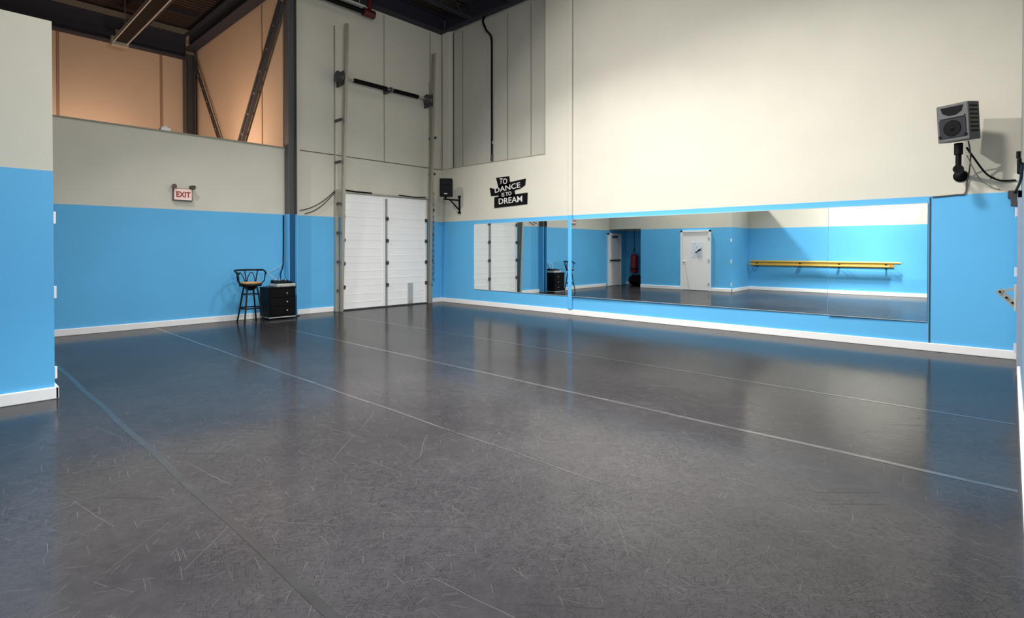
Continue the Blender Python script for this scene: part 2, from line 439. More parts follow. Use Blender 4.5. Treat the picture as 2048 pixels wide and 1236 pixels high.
# hanging strip fixture with two pale edges, ending in a pale bracket
t = thing('strip_fixture', 'long dark hanging strip fixture with two pale edges under the deep bay roof', 'ceiling fixture', (-2.9, -6.55, 7.0))
MB().box(-5.3, -.6, -6.68, -6.42, 6.98, 7.06).build('housing', M_BLACK, t)
for y in (-6.70, -6.40): MB().box(-5.3, -.6, y - .012, y + .012, 6.95, 7.05).build('side_rail', M_PALEGREY, t)
MB().box(-5.46, -5.3, -6.74, -6.36, 6.88, 7.12).box(-5.52, -5.44, -6.62, -6.48, 6.95, 7.35).build('end_bracket', M_GALV, t, bevel=.01)
for x in (-4.8, -1.2):
    MB().cyl((x, -6.55, 7.06), (x, -6.55, 8.1), .01, n=8).build('hanger_rod', M_GALV, t)

# sprinkler pipe at the roof, dark with a red fitting at its end
t = thing('sprinkler_pipe', 'dark roof pipe with a red coupling above the roll-up door', 'pipe', (.35, -3.4, 7.3))
MB().cyl((.40, -4.6, 7.30), (.40, -2.75, 7.30), .06, n=16).build('pipe', M_BLACK, t)
MB().cyl((.40, -4.6, 7.44), (.40, -2.75, 7.44), .03, n=12).build('pale_line', M_PALEGREY, t)
MB().cyl((.40, -2.80, 7.30), (.40, -2.50, 7.30), .10, n=18).cyl((.40, -2.62, 7.30), (.40, -2.62, 7.80), .05, n=12).build('red_coupling', M_REDPIPE, t)
for y in (-3.6, -2.9): MB().cyl((.40, y, 7.36), (.40, y, 8.1), .008, n=8).build('hanger_rod', M_PALEGREY, t)

# ------------------------------------------------------------------ steel column and bracing
t = thing('steel_column', 'grey steel column standing at the end of the low wall, blue at its foot', 'column', (.14, -4.40, 0))
def hsec(a, z0, z1, x0=.005, x1=.20, y0=-4.58, y1=-4.38, tk=.02, web=True, fl=True):
    if fl: a.box(x0, x1, y0, y0 + tk, z0, z1); a.box(x0, x1, y1 - tk, y1, z0, z1)
    if web: a.box((x0+x1)/2 - tk/2, (x0+x1)/2 + tk/2, y0 + tk, y1 - tk, z0, z1)
    return a
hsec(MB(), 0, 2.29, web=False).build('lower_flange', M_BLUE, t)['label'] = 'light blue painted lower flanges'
hsec(MB(), 0, 2.29, fl=False).build('lower_web', M_WEBSHADE, t)['label'] = 'lower web painted darker blue for its shade'
hsec(MB(), 2.29, 8.05).build('upper_shaft', M_STEEL_G, t)
MB().box(-.0, .24, -4.61, -4.35, 0, .02).build('base_plate', M_STEEL, t)
t = thing('steel_column', 'dark steel column in the far corner of the orange-lit bay', 'column', (-6.0, -4.7, 3.2))
a = MB(); hsec(a, 3.2, 7.3, -6.12, -5.82, -4.86, -4.60, .025); a.build('shaft', M_STEEL, t)
MB().box(-6.15, -5.79, -4.9, -4.56, 3.2, 3.23).build('base_plate', M_STEEL, t)
for nm, p, q, lab in (('diagonal_brace', (-.02, -4.62, 7.05), (-2.62, -4.62, 3.95), 'thick double-angle brace slanting down from the grey column'),
                      ('diagonal_brace', (-5.85, -4.62, 7.05), (-3.45, -4.62, 3.95), 'thin brace slanting down from the far dark column')):
    t = thing(nm, lab, 'brace', ((p[0]+q[0])/2, p[1], q[2]), None)
    w = .10 if 'thick' in lab else .05
    d = (V(q) - V(p)).normalized(); sd = V((0, 1, 0)).cross(d).normalized()
    for s in (-1, 1):
        MB().bar(V(p) + sd * s * w * .8, V(q) + sd * s * w * .8, w * .75, w * .8, (0, 1, 0)).build('angle_bar', M_STEEL, t)
    for k in range(1, 7):
        c = V(p).lerp(V(q), k/7); MB().bar(c - sd * w, c + sd * w, w * .5, .03, (0, 1, 0)).build('batten', M_PALEGREY, t)
t = tag(MB().box(-.16, .0, -6.98, -6.82, 3.80, 3.86).lathe((-.08, -6.9, 3.86), [(.05, 0), (.06, .02), (.03, .05)], 12).build('junction_box', M_WHITE, bevel=.006),
        'small white box sitting on top of the low wall', 'box')

# ------------------------------------------------------------------ roll-up door
Y0, Y1, DZ = -3.18, -.60, 2.88
t = sroot('door_1', (.03, -1.9, 0))
for k in range(5):
    a = MB(); z0 = k * DZ/5; z1 = z0 + DZ/5
    a.box(.0, .045, Y0, Y1, z0 + .0012, z1 - .0012)
    for zz in (z0 + .19, z0 + .385):                       # pressed ribs
        a.box(.045, .049, Y0 + .08, -2.0, zz - .012, zz + .012); a.box(.045, .049, -1.84, Y1 - .08, zz - .012, zz + .012)
    a.build('door_section', M_DOOR, t, bevel=.0015)
MB().box(.04, .062, Y0, Y0 + .07, 0, DZ).build('edge_stile', M_WHITE, t)
MB().box(.04, .062, Y1 - .07, Y1, 0, DZ).build('edge_stile', M_WHITE, t)
MB().box(.04, .058, -1.945, -1.885, 0, DZ - .06).build('center_stile', M_STILE, t)
MB().box(.04, .062, -2.03, -1.96, 0, DZ).build('stile_edge', M_WHITE, t)
for k in range(1, 5):
    for y in (Y0 + .03, -1.90, Y1 - .03):
        MB().box(.058, .085, y - .035, y + .035, k*DZ/5 - .045, k*DZ/5 + .045).cyl((.085, y - .04, k*DZ/5), (.085, y + .04, k*DZ/5), .013, n=8).build('hinge', M_STEEL, t)
MB().box(.045, .07, -1.24, -1.08, .05, .60).box(.07, .078, -1.20, -1.12, .10, .50).build('lift_handle', M_PALEGREY, t, bevel=.004)
MB().box(.03, .07, Y0, Y1, -.0, .03).build('bottom_seal', M_STEEL, t)
struct(MB().box(-.01, .08, Y0 - .02, Y1 + .02, 2.885, 2.93).build('trim_%d' % n, M_GALV)); n += 1
tag(MB().tube([(.09, Y0 + .02, 2.95), (.10, Y0 + .35, 2.93), (.10, Y0 + .8, 2.93)], .018, 8).build('weather_strip', M_BLACK),
    'thick black weather strip along the top left of the roll-up door', 'weather strip')
tag(MB().tube([(.10, -1.55, 2.94), (.10, -1.0, 2.92), (.09, Y1 - .05, 2.95)], .013, 8).build('weather_strip', M_BLACK),
    'thin dark weather strip along the top right of the roll-up door', 'weather strip')
def track(yb, yt, xt, zt, lab, s):
    t = thing('door_track', lab, 'door track', (.08, yb, 0), 'door tracks')
    p, q = V((.10, yb, 0)), V((xt, yt, zt))
    a = MB()
    a.bar(p, q, .012, .09, (1, 0, 0)); a.bar(p + V((.05, s*.03, 0)), q + V((.05, s*.03, 0)), .06, .012, (1, 0, 0)); a.bar(p + V((-.05, s*.03, 0)), q + V((-.05, s*.03, 0)), .06, .012, (1, 0, 0))
    a.build('rail', M_GALV, t)
    MB().box(0, .09, yb - s*.10, yb - s*.02, 0, 2.95).build('jamb_angle', M_GALV, t)
    MB().box(0, .012, yb - s*.09, yb - s*.05, 2.95, 6.9 if s > 0 else 6.2).build('back_angle', M_GALV, t)
    for z in (.5, 1.2, 1.9, 2.6, 3.6, 4.6):
        c = p.lerp(q, z / zt); MB().box(0, c.x, yb - s*.075, yb - s*.045, z - .03, z + .03).build('bracket', M_STEEL, t)
    return t
track(-3.28, -3.29, .42, 6.85, 'tall pale metal door track left of the roll-up door', 1)
track(-.52, -.60, .42, 6.85, 'tall metal door track right of the roll-up door, next to the corner', -1)
t = thing('torsion_shaft', 'black torsion spring bar with end drums high above the roll-up door', 'torsion bar', (.30, -1.95, 5.6))
MB().cyl((.30, -3.42, 5.60), (.30, -.60, 5.60), .018, n=12).build('shaft', M_GALV, t)
for y0, y1 in ((-3.0, -2.02), (-1.86, -1.05)):
    a = MB(); prof = [(.028, 0)]
    L_ = y1 - y0
    for k in range(int(L_ / .05)):
        prof += [(.055, k*.05 + .01), (.055, k*.05 + .035), (.046, k*.05 + .045)]
    a.lathe((.30, y0, 5.60), prof, 14, 'y'); a.build('torsion_spring', M_BLACK, t)
MB().box(0, .34, -1.97, -1.91, 5.54, 5.66).build('center_bracket', M_STEEL, t)
for y in (-3.40, -.74):
    MB().lathe((.30, y - .06, 5.60), [(.04, 0), (.13, .01), (.13, .03), (.09, .04), (.09, .10), (.13, .11), (.13, .13), (.04, .14)], 20, 'y').build('cable_drum', M_STEEL, t)
    MB().box(0, .36, y + .10, y + .115, 5.42, 5.76).build('end_bracket', M_STEEL, t)
# hoist chain hanging at the right track
a = MB()
for sx in (0, .09):
    pts = [(.16 + .01*math.sin(k*2.1), -.455 + sx*.35, 3.1 - k*.08) for k in range(32)]
    for p, q in zip(pts[::2], pts[1::2]): a.cyl(p, q, .008, n=6)
    a.tube(pts, .004, 6)
tag(a.build('hoist_chain', M_STEEL), 'dark hoist chain hanging beside the right door track', 'chain')
# the two drooping cables from the left track to the column
def sag(p, q, d, k=14):
    p, q = V(p), V(q); return [p.lerp(q, i/k) - V((0, 0, d * 4 * (i/k) * (1 - i/k))) for i in range(k + 1)]
tag(MB().tube(sag((.05, -3.36, 2.93), (.03, -4.24, 2.40), .10), .009, 6).build('pull_cord', M_BLACK), 'upper dark cord drooping from door track to grey column', 'cord', 'cords beside the column')
tag(MB().tube(sag((.05, -3.38, 2.88), (.03, -4.12, 2.33), .10), .009, 6).build('pull_cord', M_BLACK), 'lower dark cord drooping from door track towards the paint line', 'cord', 'cords beside the column')

# pipes in the upper back wall
t = thing('gas_pipe', 'thin black pipe down the grey upper wall with a bend at the top', 'pipe', (1.93, .1, 3.7))
MB().cyl((1.93, .10, 4.0), (1.93, .10, 7.05), .026, n=10).build('pipe', M_BLACK, t)
MB().tube([(1.93, .10, 7.0), (1.93, .07, 7.13), (2.0, -.1, 7.16), (2.3, -.44, 7.0), (2.32, -.5, 7.02), (2.2, -.46, 7.2), (1.9, -.2, 7.45), (1.86, -.1, 7.6)], .03, 10).build('elbow', M_BLACK, t)
MB().cyl((1.93, .10, 3.80), (1.93, .10, 4.0), .034, n=10).build('end_fitting', M_STEEL, t)
MB().box(1.88, 1.98, .09, .14, 4.28, 4.36).build('clip', M_PALEGREY, t)

# ------------------------------------------------------------------ mirrors
def mirror(x0, x1, z0, z1, y0, y1, lab):
    """glass sheet on a backing; y0/y1 = how far its left and right ends stand off the wall"""
    t = thing('wall_mirror', lab, 'mirror', ((x0+x1)/2, 0, z0), 'mirror panels on the back wall')
    MB().prism([(x0, 0, z0), (x1, 0, z0), (x1, -y1, z0), (x0, -y0, z0)], (0, 0, z1 - z0)).build('backing', M_WHITE, t)
    MB().prism([(x0, -y0 - .001, z0), (x1, -y1 - .001, z0), (x1, -y1 - .007, z0), (x0, -y0 - .007, z0)], (0, 0, z1 - z0)).build('glass', M_MIRROR, t)
    for zz in (z0 - .008, z1):
        MB().prism([(x0, 0, zz), (x1, 0, zz), (x1, -y1 - .010, zz), (x0, -y0 - .010, zz)], (0, 0, .008)).build('edge_strip', M_PALEGREY, t)
    return t
MZ0, MZ1 = .43, 2.18
mirror(1.36, 4.54, MZ0, MZ1, .006, .006, 'left mirror panel reflecting the roll-up door, left of the blue post')
mirror(4.66, 9.83, MZ0, MZ1, .045, .006, 'wide middle mirror panel reflecting the white poster door')
mirror(9.84, 11.13, MZ0, MZ1, .03, .006, 'narrow right mirror panel beside the plain blue wall')
tag(MB().box(11.150, 11.166, -.010, -.001, .12, 2.27).build('seam_strip', M_STEEL), 'thin dark vertical strip on the right edge of the mirrors', 'strip')

# ------------------------------------------------------------------ wall lettering
t = thing('wall_plaque', 'black plaque with white lettering on the wall above the left mirror', 'wall sign', (2.6, 0, 2.58))
def on_back(x, z, rot=0, d=.03):
    return Matrix.Translation((x, -d, z)) @ Matrix.Rotation(R(90), 4, 'X') @ Matrix.Rotation(R(rot), 4, 'Z')
def plate(poly, y0=-.02, y1=0):
    return MB().prism([(x, y1, z) for x, z in poly], (0, y0 - y1, 0)).build('word_plate', M_BLACK, t)
plate([(2.20, 3.36), (2.66, 3.36), (2.70, 3.12), (2.30, 3.08)])
plate([(1.97, 3.12), (2.2, 3.06), (2.35, 3.16), (2.62, 3.20), (3.22, 3.25), (3.20, 3.09), (3.04, 3.02), (2.72, 2.97), (2.4, 2.90), (2.02, 2.90)])
plate([(2.3, 2.92), (2.84, 3.0), (2.88, 2.84), (2.3, 2.80)])
plate([(2.14, 2.86), (3.28, 2.90), (3.27, 2.62), (2.14, 2.58)])
for body, sz, x, z, rot, sx in (('TO', .20, 2.47, 3.24, -6, 1), ('DANCE', .185, 2.60, 3.065, 5, 1.45), ('IS TO', .14, 2.58, 2.905, 4, 1.05), ('DREAM', .21, 2.71, 2.74, 1.5, 1.22)):
    text_mesh('lettering', body, sz, on_back(x, z, rot, .022), M_OFFWHITE, t, .002, .001, 0, sx)

# ------------------------------------------------------------------ exit sign
t = thing('exit_sign', 'small pink and red exit sign with two lamp heads on the low wall', 'exit sign', (0, -6.62, 2.46))
MB().box(0, .05, -6.80, -6.46, 2.455, 2.70).build('housing', M_SIGNDK, t, bevel=.006)
MB().box(.05, .056, -6.78, -6.475, 2.475, 2.69).build('face_plate', M_SIGN, t)
Mx = Matrix.Translation((.058, -6.625, 2.575)) @ Matrix.Rotation(R(90), 4, 'Z') @ Matrix.Rotation(R(90), 4, 'X')
text_mesh('lettering', 'EXIT', .15, Mx, M_SIGNTXT, t, .002, .004, 0, .82)
for y, dy in ((-6.74, -.05), (-6.50, .05)):
    MB().cyl((.03, y, 2.69), (.03, y, 2.73), .012, n=8).cyl((.0, y + dy*.4, 2.745), (.10, y + dy, 2.73), .03, .045, n=14).build('lamp_head', M_SIGNDK, t)

# ------------------------------------------------------------------ speakers
def speaker(t, M, w, h, d, case, gr, bevel=.012):
    """local frame: front faces -y, centred on x, z from 0"""
    MB(M).box(-w/2, w/2, 0, d, 0, h).build('cabinet', case, t, bevel=bevel, seg=3)
    a = MB(M); a.box(-w/2 + .03, w/2 - .03, -.012, .004, .05, h*.60); a.build('grille', gr, t, bevel=.006)
    a = MB(M); n_ = 20; r = min(w, h*.6)/2 - .05; c = (0, -.012, .05 + (h*.60 - .05)/2)
    a.lathe(c, [(r, -.006), (r + .01, .002), (r - .02, .002), (r*.35, .004), (r*.3, -.010), (.01, -.014)], 24, 'y'); a.build('woofer', M_BLACK, t)
    # horn mouth, a flared recess drawn as a dark trapezoid hood
    a = MB(M)
    z0, z1 = h*.70, h*.93
    a.prism([(-w*.36, -.004, z1), (w*.36, -.004, z1), (w*.30, -.004, z0 + .04), (w*.12, -.004, z0), (-w*.12, -.004, z0), (-w*.30, -.004, z0 + .04)], (0, .01, 0))
    a.build('horn', M_BLACK, t)
    a = MB(M); a.bar((-w*.40, -.012, h*.655), (w*.40, -.012, h*.655), .03, .022); a.build('trim_bar', case, t)
    return t
# right speaker, grey, on a wall post
MR = Matrix.Translation((11.455, -.60, 2.965)) @ Matrix.Rotation(R(-24), 4, 'Z') @ Matrix.Rotation(R(6), 4, 'X')
t = thing('loudspeaker', 'grey loudspeaker on a black wall bracket at the upper right of the mirror wall', 'speaker', (11.48, -.4, 2.95))
speaker(t, MR, .375, .50, .26, M_GREY, M_GRILLE)
a = MB(MR)
for k in range(7): a.box(.1875, .1915, .04, .22, .10 + k*.055, .12 + k*.055)
a.build('side_vent', M_BLACK, t)
for x in (-.15, .15): MB(MR).lathe((x, -.016, .075), [(.018, 0), (.018, .01)], 12, 'y').build('corner_knob', M_BLACK, t)
t = thing('speaker_bracket', 'black post bracket holding the grey loudspeaker on the wall', 'speaker bracket', (11.48, 0, 2.52))
MB().cyl((11.50, -.44, 2.62), (11.50, -.44, 2.90), .034, n=14).cyl((11.50, -.44, 2.80), (11.50, -.44, 2.955), .05, n=14).build('post', M_BLACK, t)
MB().cyl((11.50, -.44, 2.62), (11.50, -.02, 2.56), .03, n=12).build('arm', M_BLACK, t)
MB().lathe((11.50, -.035, 2.55), [(.085, 0.035), (.085, .02), (.04, .0)], 18, 'y').build('wall_flange', M_BLACK, t)
MB().cyl((11.50, -.48, 2.60), (11.50, -.40, 2.60), .06, n=14).build('post_clamp', M_BLACK, t)
# left speaker, black, on a triangular bracket
t = thing('loudspeaker', 'black loudspeaker on a triangular wall bracket near the back corner', 'speaker', (.76, -.5, 2.93))
ML = Matrix.Translation((.88, -.60, 2.93)) @ Matrix.Rotation(R(42), 4, 'Z')
speaker(t, ML, .33, .48, .26, M_BLACK, M_BGRILLE)
MB(ML).box(-.04, .04, -.016, -.008, .055, .08).build('badge', M_PALEGREY, t)
t = thing('speaker_bracket', 'black triangular bracket under the black corner loudspeaker', 'speaker bracket', (.78, 0, 2.5))
MB().box(.755, .805, -.03, 0, 2.50, 2.99).build('wall_rail', M_BLACK, t, bevel=.004)
MB().bar((.78, -.02, 2.86), (.78, -.58, 2.86), .04, .04).cyl((.78, -.52, 2.86), (.78, -.52, 2.93), .03, n=12).build('arm', M_BLACK, t)
MB().bar((.78, -.03, 2.60), (.78, -.36, 2.85), .03, .03).build('diagonal_strut', M_BLACK, t)
for z in (2.51, 2.96): MB().box(.74, .82, -.045, 0, z - .02, z + .03).build('clamp', M_BLACK, t)
# cables near the right speaker
def cable(name, pts, r, lab, m=M_BLACK, cat='cable', grp=None):
    P = [V(p) for p in pts]; out = []
    for i in range(len(P) - 1):
        a, b, c, d = P[max(i-1, 0)], P[i], P[i+1], P[min(i+2, len(P)-1)]
        for k in range(6):
            u = k/6; out.append(.5*((2*b) + (c-a)*u + (2*a-5*b+4*c-d)*u*u + (3*b-a-3*c+d)*u**3))
    out.append(P[-1])
    return tag(MB().tube(out, r, 8).build(name, m), lab, cat, grp)
cable('speaker_cable', [(11.58, -.36, 2.90), (11.66, -.25, 2.75), (11.78, -.05, 2.55), (11.92, -.02, 2.45), (12.08, -.02, 2.44)], .012, 'dark cable running from the grey loudspeaker to the corner', grp='cables of the grey loudspeaker')
cable('speaker_cable', [(11.60, -.40, 2.98), (11.62, -.3, 2.80), (11.60, -.08, 2.62), (11.57, -.02, 2.45), (11.55, -.02, 2.30), (11.45, -.015, 2.285), (11.18, -.015, 2.27)], .009, 'thin cable dropping from the grey loudspeaker along the paint line', M_SIGNDK, grp='cables of the grey loudspeaker')
cable('speaker_cable', [(11.58, -.30, 2.80), (11.70, -.1, 2.50), (11.84, -.02, 2.36), (11.92, -.02, 2.33)], .007, 'thin pale looped cable below the grey loudspeaker', M_LSEAM, grp='cables of the grey loudspeaker')
cable('corner_cable', [(12.04, -.05, 2.24), (12.07, -.08, 2.27), (12.09, -.4, 2.29), (12.115, -1.3, 2.32), (12.115, -2.6, 2.36)], .014, 'black cable climbing from the corner box along the right wall')
tag(MB().box(12.00, 12.125, -.06, 0, 2.20, 2.30).box(12.03, 12.125, -.09, -.06, 2.08, 2.26).build('junction_box', M_STEEL, bevel=.005), 'small dark box in the right corner at the paint line', 'box')
t = thing('wall_hook', 'black oblong fitting on the right wall above the corner box', 'wall fitting', (12.1, -.6, 2.45))
MB().box(12.085, 12.13, -.66, -.54, 2.46, 2.66).build('body', M_BLACK, t, bevel=.02)
MB().cyl((12.10, -.60, 2.66), (12.10, -.60, 2.75), .022, n=10).build('top_clip', M_BLACK, t)

# ------------------------------------------------------------------ right wall: white door and barre ends
t = sroot('door_4', (XC, -.7, 0))
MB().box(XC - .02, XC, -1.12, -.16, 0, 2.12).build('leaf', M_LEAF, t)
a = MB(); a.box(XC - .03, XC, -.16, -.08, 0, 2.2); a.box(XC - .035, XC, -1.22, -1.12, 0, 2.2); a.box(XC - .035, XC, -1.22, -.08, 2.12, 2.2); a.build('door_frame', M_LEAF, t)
for z in (.18, 1.2, 2.0):
    MB().box(XC - .045, XC - .03, -.19, -.13, z - .06, z + .06).cyl((XC - .048, -.16, z - .065), (XC - .048, -.16, z + .065), .009, n=8).build('hinge', M_LEAF2, t)
t = thing('barre_bracket', 'grey metal barre bracket sticking out of the right wall', 'barre bracket', (XC, -.9, .75))
MB().box(XC - .06, XC - .035, -1.0, -.8, .74, 1.06).build('wall_plate', M_PALEGREY, t, bevel=.004)
MB().bar((XC - .04, -.9, .80), (XC - .21, -.9, .99), .05, .07).bar((XC - .04, -.9, 1.02), (XC - .16, -.9, .98), .05, .03).build('arm', M_GALV, t)
for dx, z in ((.19, .97), (.13, .90), (.075, .84)): MB().lathe((XC - dx, -.95, z), [(.013, 0), (.013, .10)], 12, 'y').build('bolt', M_BLACK, t)
# white plates on the free edge of the partition
for z in (.26, 1.07, 1.82):
    MB().box(4.95, 4.983, -9.19, -9.176, z - .06, z + .06).cyl((4.972, -9.176, z - .06), (4.972, -9.176, z + .06), .007, n=8).build('hinge', M_WHITE, partition)

# ------------------------------------------------------------------ bar stool
t = thing('bar_stool', 'black metal bar stool with a wooden seat and curved back by the blue wall', 'bar stool', (.55, -5.55, 0))
sx, sy = .55, -5.55
MB().lathe((sx, sy, .79), [(.0, 0), (.18, 0), (.20, .012), (.20, .03), (.17, .042), (.0, .036)], 28).build('seat', M_WOOD, t)
MB().lathe((sx, sy, .745), [(.205, 0), (.215, .01), (.215, .05), (.20, .058), (.195, .045), (.19, .0)], 28).build('seat_ring', M_BMETAL, t)
MB().lathe((sx, sy, .66), [(.06, 0), (.10, .03), (.12, .085)], 20).build('swivel_hub', M_BMETAL, t)
legs = []
for k in range(4):
    a = R(45 + 90*k); c, s_ = math.cos(a), math.sin(a)
    pts = [(sx + c*.13, sy + s_*.13, .745), (sx + c*.17, sy + s_*.17, .55), (sx + c*.215, sy + s_*.215, .28), (sx + c*.27, sy + s_*.27, 0)]
    MB().tube(pts, .016, 10).build('leg', M_BMETAL, t)
ring = [(sx + math.cos(2*math.pi*k/32)*.213, sy + math.sin(2*math.pi*k/32)*.213, .30) for k in range(32)]
MB().tube(ring, .014, 8, True).build('foot_ring', M_BMETAL, t)
ring = [(sx + math.cos(2*math.pi*k/32)*.165, sy + math.sin(2*math.pi*k/32)*.165, .58) for k in range(32)]
MB().tube(ring, .009, 8, True).build('upper_ring', M_BMETAL, t)
# backrest: curved top rail wrapping round to arms, on the wall side (-x)
arc = []
for k in range(25):
    a = R(65 + 230*k/24); arc.append((sx + math.cos(a)*.29, sy + math.sin(a)*.29, 1.07 - (.12*max(0, math.cos(a) + .15))))
MB().tube(arc, .019, 10).build('back_rail', M_BMETAL, t)
for a_ in (80, 130, 180, 230, 280):
    a = R(a_); c, s_ = math.cos(a), math.sin(a)
    zt = 1.07 - (.12*max(0, c + .15))
    if a_ in (80, 280): pts = [(sx + c*.20, sy + s_*.20, .77), (sx + c*.27, sy + s_*.27, .86), (sx + c*.29, sy + s_*.29, zt)]
    else: pts = [(sx + c*.195, sy + s_*.195, .77), (sx + c*.24, sy + s_*.24, .92), (sx + c*.29, sy + s_*.29, zt)]
    MB().tube(pts, .012, 8).build('back_spindle', M_BMETAL, t)
for a_ in (155, 205):                                   # hoops between the spindles
    pts = []
    for k in range(13):
        u = k/12; a = R(a_ - 22 + 44*u); rr = .215 + .06*math.sin(math.pi*u)
        pts.append((sx + math.cos(a)*rr, sy + math.sin(a)*rr, .80 + .22*math.sin(math.pi*u)))
    MB().tube(pts, .009, 8).build('back_hoop', M_BMETAL, t)

# ------------------------------------------------------------------ equipment cabinet and gear
t = thing('equipment_cabinet', 'black equipment cabinet with three pale knobs beside the grey column', 'cabinet', (.30, -4.86, 0))
cx0, cx1, cy0, cy1 = .06, .52, -5.16, -4.58
MB().box(cx0, cx1, cy0, cy1, .05, .66).build('body', M_BLACK, t, bevel=.008)
MB().box(cx0 - .0, cx1 + .015, cy0 - .01, cy1 + .01, .66, .69).build('top_panel', M_BLACK, t, bevel=.006)
for k in range(3):
    d = MB().box(cx1, cx1 + .014, cy0 + .03, cy1 - .03, .10 + k*.185, .27 + k*.185).build('drawer', M_BLACK, t, bevel=.005)
    MB().lathe((cx1 + .014, -4.78, .185 + k*.185), [(.008, 0), (.008, .010), (.015, .014), (.015, .024), (.006, .027)], 14, 'x').build('knob', M_PALEGREY, d)
MB().box(cx0, cx1 + .01, cy0 - .004, cy1 + .004, .035, .055).build('base_strip', M_PALEGREY, t)
for x in (cx0 + .06, cx1 - .06):
    for y in (cy0 + .07, cy1 - .07): MB().cyl((x, y - .015, .02), (x, y + .015, .02), .02, n=14).box(x - .01, x + .01, y - .02, y + .02, .02, .045).build('caster', M_BMETAL, t)
t = thing('audio_receiver', 'pale silver audio unit lying on the black cabinet', 'audio unit', (.32, -4.80, .69))
MB().box(.12, .52, -4.98, -4.58, .695, .76).build('case', M_PALEGREY, t, bevel=.006)
for y in (-4.9, -4.66): MB().lathe((.52, y, .728), [(.018, 0), (.018, .015), (.014, .02)], 14, 'x').build('knob', M_PALEGREY, t)
for x in (.16, .48):
    for y in (-4.94, -4.62): MB().cyl((x, y, .69), (x, y, .697), .015, n=10).build('foot', M_BLACK, t)
t = thing('mixer', 'small black mixer with pale knobs on top of the silver audio unit', 'mixer', (.30, -4.80, .76))
MB().prism([(.16, -4.97, .76), (.46, -4.97, .76), (.46, -4.97, .79), (.16, -4.97, .83)], (0, .36, 0)).build('case', M_BLACK, t, bevel=.005)
for i in range(4):
    MB().lathe((.22 + .05*(i % 2), -4.90 + .07*i, .815), [(.012, 0), (.010, .03)], 10).build('knob', M_PALEGREY, t)
cable('power_cable', [(.20, -4.75, .80), (.10, -4.72, .95), (.04, -4.64, 1.15), (.02, -4.62, 1.5), (.015, -4.615, 2.0), (.015, -4.615, 2.27)], .012, 'dark cable rising from the mixer up beside the grey column')
cable('power_cable', [(.22, -4.85, .82), (.12, -5.0, .98), (.05, -4.9, 1.02), (.03, -4.7, 1.12), (.02, -4.6, 1.3)], .006, 'thin pale cable looping above the silver audio unit', M_PALEGREY)

# ------------------------------------------------------------------ floor tapes
for y, x1, w, lab in ((-8.93, 11.9, .048, 'seam tape line on the dark floor nearest the left partition'), (-7.12, 10.2, .042, 'seam tape line from the bar stool side, second from the left partition'),
                   (-5.47, 12.08, .05, 'seam tape line across the middle right of the dark floor'), (-3.73, 12.08, .035, 'faint seam tape line on the dark floor nearest the mirrors')):
    a = MB(); k = 48
    for i in range(k):
        xa, xb = .05 + (x1 - .05)*i/k, .05 + (x1 - .05)*(i+1)/k
        ya, yb = y + .006*math.sin(i*.9), y + .006*math.sin((i+1)*.9)
        wa, wb = [(w * (1 - .85*max(0, (q - .6)/.4)) if x1 < 11 else w) / 2 for q in (i/k, (i+1)/k)]     # worn away towards one end
        a.add([(xa, ya - wa, .0015), (xb, yb - wb, .0015), (xb, yb + wb, .0015), (xa, ya + wa, .0015)], [(0, 1, 2, 3)])
    tag(a.build('seam_tape', M_TAPE2 if y < -8 else M_TAPE), lab, 'floor tape', 'tape lines on the floor')

# ------------------------------------------------------------------ things seen only in the mirror
t = sroot('door_2', (.02, -9.5, 0))
MB().box(0, .04, -10.02, -9.12, .01, 2.10).build('leaf', M_WHITE, t, bevel=.004)
a = MB(); a.box(0, .06, -9.12, -9.05, 0, 2.17); a.box(0, .06, -10.09, -10.02, 0, 2.17); a.box(0, .06, -10.09, -9.05, 2.10, 2.17); a.build('door_frame', M_WHITE, t)
MB().box(.04, .09, -9.98, -9.18, 1.02, 1.08).build('panic_bar', M_STEEL, t, bevel=.01)
MB().box(.04, .10, -9.75, -9.35, 1.99, 2.06).build('door_closer', M_STEEL, t, bevel=.01)
t = sroot('door_3', (3.45 + .25, -9.17, 0))
MB().box(3.18, 4.18, -9.19, -9.165, .01, 2.14).build('leaf', M_WHITE, t, bevel=.004)
a = MB(); a.box(3.11, 3.18, -9.19, -9.15, 0, 2.2); a.box(4.18, 4.25, -9.19, -9.15, 0, 2.2); a.box(3.11, 4.25, -9.19, -9.15, 2.14, 2.2); a.build('door_frame', M_WHITE, t)
MB().lathe((3.27, -9.165, 1.05), [(.03, 0), (.03, .01), (.014, .02), (.014, .05), (.032, .06), (.032, .085), (.015, .095)], 16, 'y').build('knob', M_PALEGREY, t)
for z in (.25, 1.1, 1.9): MB().box(4.15, 4.21, -9.166, -9.145, z - .05, z + .05).build('hinge', M_PALEGREY, t)
t = thing('door_poster', 'pale blue poster with a dark leaping figure taped on the white door', 'poster', (3.5, -9.16, 1.2))
MB().box(3.53, 3.95, -9.165, -9.161, 1.22, 1.78).build('sheet', M_POSTER, t)
a = MB()
a.tube([(3.75, -9.158, 1.42), (3.81, -9.158, 1.47), (3.85, -9.158, 1.50)], [.02, .028, .02], 8)
a.tube([(3.75, -9.158, 1.42), (3.71, -9.158, 1.38), (3.67, -9.158, 1.40)], [.02, .015, .008], 8)
a.tube([(3.85, -9.158, 1.50), (3.91, -9.158, 1.55)], [.015, .008], 8)
a.lathe((3.87, -9.158, 1.475), [(.02, -.004), (.02, .004)], 10, 'y')
a.build('printed_figure', M_BLACK, t)
